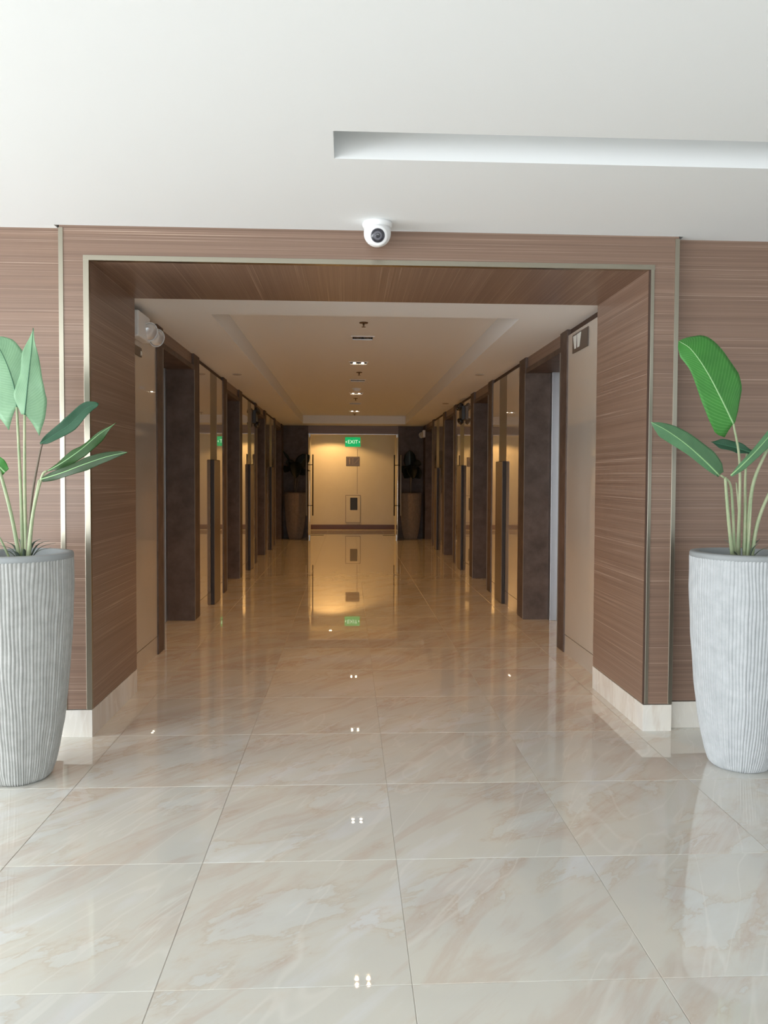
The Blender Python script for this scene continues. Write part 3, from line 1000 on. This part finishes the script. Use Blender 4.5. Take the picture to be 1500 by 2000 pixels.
def pot_mesh(seed):
    rnd = random.Random(seed)
    zs = [0.0, 0.012, 0.06, 0.13, 0.25, 0.37, 0.60, 0.83, 0.975]
    rs = [0.120, 0.134, 0.151, 0.167, 0.188, 0.202, 0.221, 0.2315, 0.2315]
    RID, SEGN = 92, 644
    ph = [rnd.random() * 6.28 for _ in range(8)]
    amp = [0.75 + 0.5 * rnd.random() for _ in range(RID + 1)]
    mb = MB()
    rings = [0.0, 0.006, 0.012, 0.03] + [0.06 + (0.975 - 0.06) * i / 44 for i in range(45)]
    for z in rings:
        R = float(np.interp(z, zs, rs))
        for k in range(SEGN):
            a = 2 * math.pi * k / SEGN
            wob = 0.015 * math.sin(5.0 * z + 3 * a + ph[0]) + 0.010 * math.sin(11 * z + 5 * a + ph[1]) + 0.007 * math.sin(24 * z + 9 * a + ph[2])
            x = (a + wob) / (2 * math.pi) * RID
            f = x - math.floor(x)
            rid = math.sin(math.pi * f) ** 0.55 if 0 < f < 1 else 0.0
            g = amp[int(math.floor(x)) % RID] * (0.92 + 0.08 * math.sin(31 * z + 7 * a + ph[3]))
            rr = R - 0.0052 + 0.0062 * rid * g
            mb.v.append((rr * math.cos(a), rr * math.sin(a), z))
    for i in range(len(rings) - 1):
        for k in range(SEGN):
            a, b = i * SEGN + k, i * SEGN + (k + 1) % SEGN
            mb.f.append((a, b, b + SEGN, a + SEGN))
    mb.f.append(tuple(reversed(range(SEGN))))
    return mb


def potted(name, loc, label, potm, rimm, src=None, twist=0.0):
    L = empty(name, loc)
    tag(L, label, 'potted plant', 'tall planters with strap-stemmed plants')
    if src is None:
        p = pot_mesh(3).build('pot', potm, L, smooth=True)
    else:
        p = src.copy()
        p.data = src.data.copy()
        p.data.materials[0] = M[potm]
        COL.objects.link(p)
        p.parent = L
    p.location = (0, 0, 0)
    p.rotation_euler = (0, 0, twist)
    MB().lathe([(0.2275, 0.970), (0.2325, 0.976), (0.2325, 0.990), (0.228, 0.998), (0.196, 1.0), (0.192, 0.996), (0.186, 0.94)], (0, 0, 0), seg=64, cap=False).build('rim', rimm, L, smooth=True).location = (0, 0, 0)
    MB().lathe([(0.19, 0.935), (0.10, 0.955), (0.02, 0.962)], (0, 0, 0), seg=32).build('soil', 'soil', L, smooth=True).location = (0, 0, 0)
    return L, p


# --- plant beside the portal, camera's left
PL, pot0 = potted('potted_plant', (-1.455, 3.49, 0), 'plant with sheen-toned leaves in a grey ribbed tall planter by the portal', 'pot_grey', 'rim')
cxl, cyl = -1.425, 3.49
stem(PL, [(-1.436, 3.50, 0.95), (-1.437, 3.49, 1.25), (-1.438, 3.46, 1.635)], 0.009, 0.0055)
stem(PL, [(-1.416, 3.49, 0.95), (-1.416, 3.48, 1.25), (-1.397, 3.44, 1.60)], 0.009, 0.0055)
stem(PL, [(-1.412, 3.48, 0.96), (-1.385, 3.47, 1.22), (-1.345, 3.46, 1.42), (-1.329, 3.455, 1.476)], 0.007, 0.0035, 'stem_dark')
stem(PL, [(-1.404, 3.47, 0.96), (-1.370, 3.44, 1.15), (-1.322, 3.40, 1.32)], 0.009, 0.006)
stem(PL, [(-1.395, 3.46, 0.96), (-1.362, 3.43, 1.17), (-1.312, 3.40, 1.33), (-1.29, 3.40, 1.358)], 0.008, 0.005)
stem(PL, [(-1.440, 3.48, 0.96), (-1.470, 3.47, 1.16), (-1.515, 3.46, 1.36), (-1.535, 3.46, 1.40)], 0.009, 0.006)
stem(PL, [(-1.470, 3.46, 0.96), (-1.500, 3.44, 1.05), (-1.53, 3.42, 1.12)], 0.006, 0.003)
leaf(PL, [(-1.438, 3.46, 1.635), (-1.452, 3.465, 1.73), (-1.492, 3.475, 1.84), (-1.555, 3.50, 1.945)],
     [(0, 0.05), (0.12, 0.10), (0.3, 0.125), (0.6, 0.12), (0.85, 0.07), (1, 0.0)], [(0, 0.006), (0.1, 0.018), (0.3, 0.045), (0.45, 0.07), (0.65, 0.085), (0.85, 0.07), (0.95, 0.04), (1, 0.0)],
     'leaf_sheen', fold=0.12, lobe=(0.095, 0.0), rib='rib_dark', rr=0.0028)
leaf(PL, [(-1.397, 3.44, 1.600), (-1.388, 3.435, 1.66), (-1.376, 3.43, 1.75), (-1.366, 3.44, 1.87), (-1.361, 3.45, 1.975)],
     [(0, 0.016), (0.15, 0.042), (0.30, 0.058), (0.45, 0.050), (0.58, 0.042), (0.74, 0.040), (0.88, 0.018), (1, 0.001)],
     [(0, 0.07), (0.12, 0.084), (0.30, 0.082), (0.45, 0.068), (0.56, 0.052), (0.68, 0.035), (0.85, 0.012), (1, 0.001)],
     'leaf_sheen', fold=0.15, lobe=(0.0, 0.082), rib='rib_dark', rr=0.0028, wave=0.006)
leaf(PL, [(-1.338, 3.455, 1.476), (-1.295, 3.46, 1.505), (-1.215, 3.47, 1.562), (-1.150, 3.48, 1.632), (-1.096, 3.49, 1.656)],
     [(0, 0.004), (0.15, 0.016), (0.5, 0.034), (0.8, 0.026), (0.95, 0.012), (1, 0.0)], [(0, 0.004), (0.15, 0.018), (0.5, 0.032), (0.8, 0.024), (0.95, 0.012), (1, 0.0)],
     'leaf_deep_backlit', side=(0.55, 0.1, -0.8), fold=-0.2, rib='rib_dark', rr=0.0018, wave=0.003)
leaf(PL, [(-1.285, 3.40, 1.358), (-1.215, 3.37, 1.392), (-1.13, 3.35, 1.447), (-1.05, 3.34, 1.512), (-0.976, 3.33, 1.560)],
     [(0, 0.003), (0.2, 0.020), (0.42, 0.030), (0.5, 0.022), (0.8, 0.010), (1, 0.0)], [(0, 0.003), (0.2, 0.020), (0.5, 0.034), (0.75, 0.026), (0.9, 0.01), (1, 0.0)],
     'leaf_shade', side=(0.5, -0.25, -0.83), fold=0.45, wave=0.005, rr=0.002)
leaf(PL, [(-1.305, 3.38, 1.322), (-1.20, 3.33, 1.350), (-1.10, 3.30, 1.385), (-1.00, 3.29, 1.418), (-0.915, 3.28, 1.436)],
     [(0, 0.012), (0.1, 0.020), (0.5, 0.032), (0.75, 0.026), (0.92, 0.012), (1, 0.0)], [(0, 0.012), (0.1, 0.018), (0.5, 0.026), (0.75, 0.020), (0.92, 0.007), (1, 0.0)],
     'leaf_olive_shade', side=(0.2, -0.25, -0.95), fold=0.3, wave=0.004, rr=0.0025)
leaf(PL, [(-1.490, 3.46, 1.352), (-1.54, 3.45, 1.40), (-1.62, 3.44, 1.44)],
     [(0, 0.02), (0.3, 0.04), (0.7, 0.035), (1, 0.0)], [(0, 0.02), (0.3, 0.035), (0.7, 0.03), (1, 0.0)], 'leaf', side=(0.5, 0, 0.85), fold=0.25)
for a, ln, h in ((0.15, 0.13, 0.085), (-0.25, 0.125, 0.10), (0.5, 0.11, 0.06), (-0.6, 0.12, 0.11), (2.8, 0.11, 0.09), (3.3, 0.12, 0.06), (2.2, 0.10, 0.10), (3.8, 0.10, 0.08), (-1.2, 0.10, 0.07), (4.4, 0.09, 0.06)):
    ca, sa = math.cos(a), math.sin(a)
    leaf(PL, [(cxl + ca * 0.02, cyl + sa * 0.02, 0.955), (cxl + ca * ln * 0.5, cyl + sa * ln * 0.5, 0.955 + h * 0.75), (cxl + ca * ln, cyl + sa * ln, 0.955 + h)],
         [(0, 0.005), (0.5, 0.007), (1, 0.0)], [(0, 0.005), (0.5, 0.007), (1, 0.0)], 'straw', side=(-sa, ca, 0), rib=None, n=8, mm=2, name='base_leaf', wave=0.0)

# --- plant on the other side of the portal
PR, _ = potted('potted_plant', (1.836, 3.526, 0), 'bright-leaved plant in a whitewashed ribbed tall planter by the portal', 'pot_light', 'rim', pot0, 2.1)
stem(PR, [(1.806, 3.52, 0.95), (1.802, 3.50, 1.25), (1.785, 3.48, 1.44), (1.745, 3.46, 1.586)], 0.008, 0.0045)
stem(PR, [(1.775, 3.50, 0.96), (1.725, 3.45, 1.16), (1.692, 3.42, 1.345)], 0.009, 0.0065)
stem(PR, [(1.790, 3.51, 0.96), (1.755, 3.47, 1.20), (1.725, 3.44, 1.315), (1.668, 3.41, 1.352)], 0.007, 0.0045)
stem(PR, [(1.834, 3.51, 0.95), (1.834, 3.51, 1.20), (1.842, 3.53, 1.33), (1.862, 3.56, 1.455)], 0.009, 0.0045)
stem(PR, [(1.850, 3.51, 0.95), (1.850, 3.50, 1.20), (1.860, 3.48, 1.34), (1.898, 3.44, 1.48)], 0.010, 0.0065)
stem(PR, [(1.820, 3.53, 0.95), (1.822, 3.54, 1.15), (1.815, 3.56, 1.32)], 0.007, 0.003)
stem(PR, [(1.842, 3.50, 0.95), (1.846, 3.49, 1.12), (1.848, 3.48, 1.25)], 0.008, 0.003)
stem(PR, [(1.865, 3.51, 0.95), (1.885, 3.50, 1.12), (1.925, 3.49, 1.25), (1.98, 3.48, 1.36)], 0.010, 0.006)
leaf(PR, [(1.745, 3.46, 1.586), (1.675, 3.44, 1.700), (1.600, 3.43, 1.822), (1.535, 3.44, 1.915), (1.490, 3.47, 1.958)],
     [(0, 0.060), (0.05, 0.092), (0.17, 0.092), (0.38, 0.074), (0.6, 0.060), (0.78, 0.056), (0.92, 0.034), (1, 0.003)],
     [(0, 0.012), (0.06, 0.055), (0.21, 0.128), (0.33, 0.148), (0.55, 0.138), (0.72, 0.118), (0.84, 0.100), (0.93, 0.066), (0.98, 0.034), (1, 0.004)],
     'leaf', side=(0.85, 0.1, 0.5), fold=0.18, lobe=(0.035, 0.0), wave=0.004, rr=0.004, n=30)
leaf(PR, [(1.655, 3.40, 1.352), (1.575, 3.37, 1.415), (1.48, 3.35, 1.487), (1.39, 3.34, 1.545), (1.318, 3.34, 1.582)],
     [(0, 0.01), (0.1, 0.018), (0.5, 0.034), (0.8, 0.040), (0.93, 0.018), (1, 0.0)],
     [(0, 0.036), (0.05, 0.068), (0.2, 0.080), (0.4, 0.071), (0.7, 0.047), (0.88, 0.022), (1, 0.0)],
     'leaf_mid', side=(0.6, 0.15, 0.78), fold=0.35, lobe=(0.0, 0.02), wave=0.003)
leaf(PR, [(1.905, 3.60, 1.462), (1.83, 3.62, 1.487), (1.728, 3.64, 1.512)],
     [(0, 0.012), (0.4, 0.03), (0.8, 0.026), (1, 0.0)], [(0, 0.012), (0.4, 0.03), (0.8, 0.026), (1, 0.0)], 'leaf_deep_backlit', side=(0.2, 0.3, 0.9), fold=-0.3, rib='rib_dark')
leaf(PR, [(1.712, 3.41, 1.352), (1.765, 3.40, 1.405), (1.83, 3.40, 1.472), (1.90, 3.41, 1.545), (1.97, 3.43, 1.60)],
     [(0, 0.003), (0.2, 0.014), (0.6, 0.02), (0.85, 0.025), (1, 0.0)], [(0, 0.008), (0.2, 0.022), (0.5, 0.03), (0.8, 0.04), (1, 0.0)], 'leaf_mid', side=(0.6, -0.35, -0.7), fold=0.45)
leaf(PR, [(1.895, 3.44, 1.475), (1.925, 3.43, 1.56), (1.965, 3.43, 1.66)],
     [(0, 0.004), (0.5, 0.035), (1, 0.0)], [(0, 0.004), (0.5, 0.05), (1, 0.0)], 'leaf_mid', side=(0.9, 0.1, -0.3), fold=0.3)
for a, ln, h in ((2.7, 0.09, 0.10), (0.4, 0.10, 0.10), (-0.2, 0.11, 0.07), (3.4, 0.09, 0.06), (1.2, 0.08, 0.08), (-1.1, 0.07, 0.09)):
    ca, sa = math.cos(a), math.sin(a)
    leaf(PR, [(1.835 + ca * 0.02, 3.51 + sa * 0.02, 0.955), (1.835 + ca * ln * 0.6, 3.51 + sa * ln * 0.6, 0.955 + h * 0.7), (1.835 + ca * ln, 3.51 + sa * ln, 0.955 + h)],
         [(0, 0.005), (0.5, 0.006), (1, 0.001)], [(0, 0.005), (0.5, 0.006), (1, 0.001)], 'straw', side=(-sa, ca, 0), rib=None, n=8, mm=2, name='base_leaf', wave=0.0)

# --- two dim plants at the far end of the corridor
FL, _ = potted('potted_plant', (-1.125, 16.72, 0), 'dim dark plant in a taupe planter beside the far glass door, under the leaning leaf', 'pot_brown', 'rim_brown', pot0, 0.7)
FR, _ = potted('potted_plant', (1.352, 16.72, 0), 'dim dark plant in a taupe planter with one upright oval leaf, far corridor end', 'pot_brown', 'rim_brown', pot0, 1.4)
oval = [(0, 0.03), (0.15, 0.10), (0.4, 0.14), (0.7, 0.115), (0.9, 0.055), (1, 0.0)]
slim = [(0, 0.02), (0.3, 0.085), (0.6, 0.09), (0.9, 0.045), (1, 0.0)]
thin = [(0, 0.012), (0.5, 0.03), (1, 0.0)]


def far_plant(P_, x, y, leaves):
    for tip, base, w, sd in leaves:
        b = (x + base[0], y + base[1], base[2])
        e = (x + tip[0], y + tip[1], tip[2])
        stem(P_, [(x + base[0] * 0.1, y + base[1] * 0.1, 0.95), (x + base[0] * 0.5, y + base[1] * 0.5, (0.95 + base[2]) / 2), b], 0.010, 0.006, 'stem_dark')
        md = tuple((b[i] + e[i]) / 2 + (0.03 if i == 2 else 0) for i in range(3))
        leaf(P_, [b, md, e], w, w, 'leaf_silhouette', side=sd, fold=0.25, rib='rib_dark', n=14, mm=4, rr=0.002)


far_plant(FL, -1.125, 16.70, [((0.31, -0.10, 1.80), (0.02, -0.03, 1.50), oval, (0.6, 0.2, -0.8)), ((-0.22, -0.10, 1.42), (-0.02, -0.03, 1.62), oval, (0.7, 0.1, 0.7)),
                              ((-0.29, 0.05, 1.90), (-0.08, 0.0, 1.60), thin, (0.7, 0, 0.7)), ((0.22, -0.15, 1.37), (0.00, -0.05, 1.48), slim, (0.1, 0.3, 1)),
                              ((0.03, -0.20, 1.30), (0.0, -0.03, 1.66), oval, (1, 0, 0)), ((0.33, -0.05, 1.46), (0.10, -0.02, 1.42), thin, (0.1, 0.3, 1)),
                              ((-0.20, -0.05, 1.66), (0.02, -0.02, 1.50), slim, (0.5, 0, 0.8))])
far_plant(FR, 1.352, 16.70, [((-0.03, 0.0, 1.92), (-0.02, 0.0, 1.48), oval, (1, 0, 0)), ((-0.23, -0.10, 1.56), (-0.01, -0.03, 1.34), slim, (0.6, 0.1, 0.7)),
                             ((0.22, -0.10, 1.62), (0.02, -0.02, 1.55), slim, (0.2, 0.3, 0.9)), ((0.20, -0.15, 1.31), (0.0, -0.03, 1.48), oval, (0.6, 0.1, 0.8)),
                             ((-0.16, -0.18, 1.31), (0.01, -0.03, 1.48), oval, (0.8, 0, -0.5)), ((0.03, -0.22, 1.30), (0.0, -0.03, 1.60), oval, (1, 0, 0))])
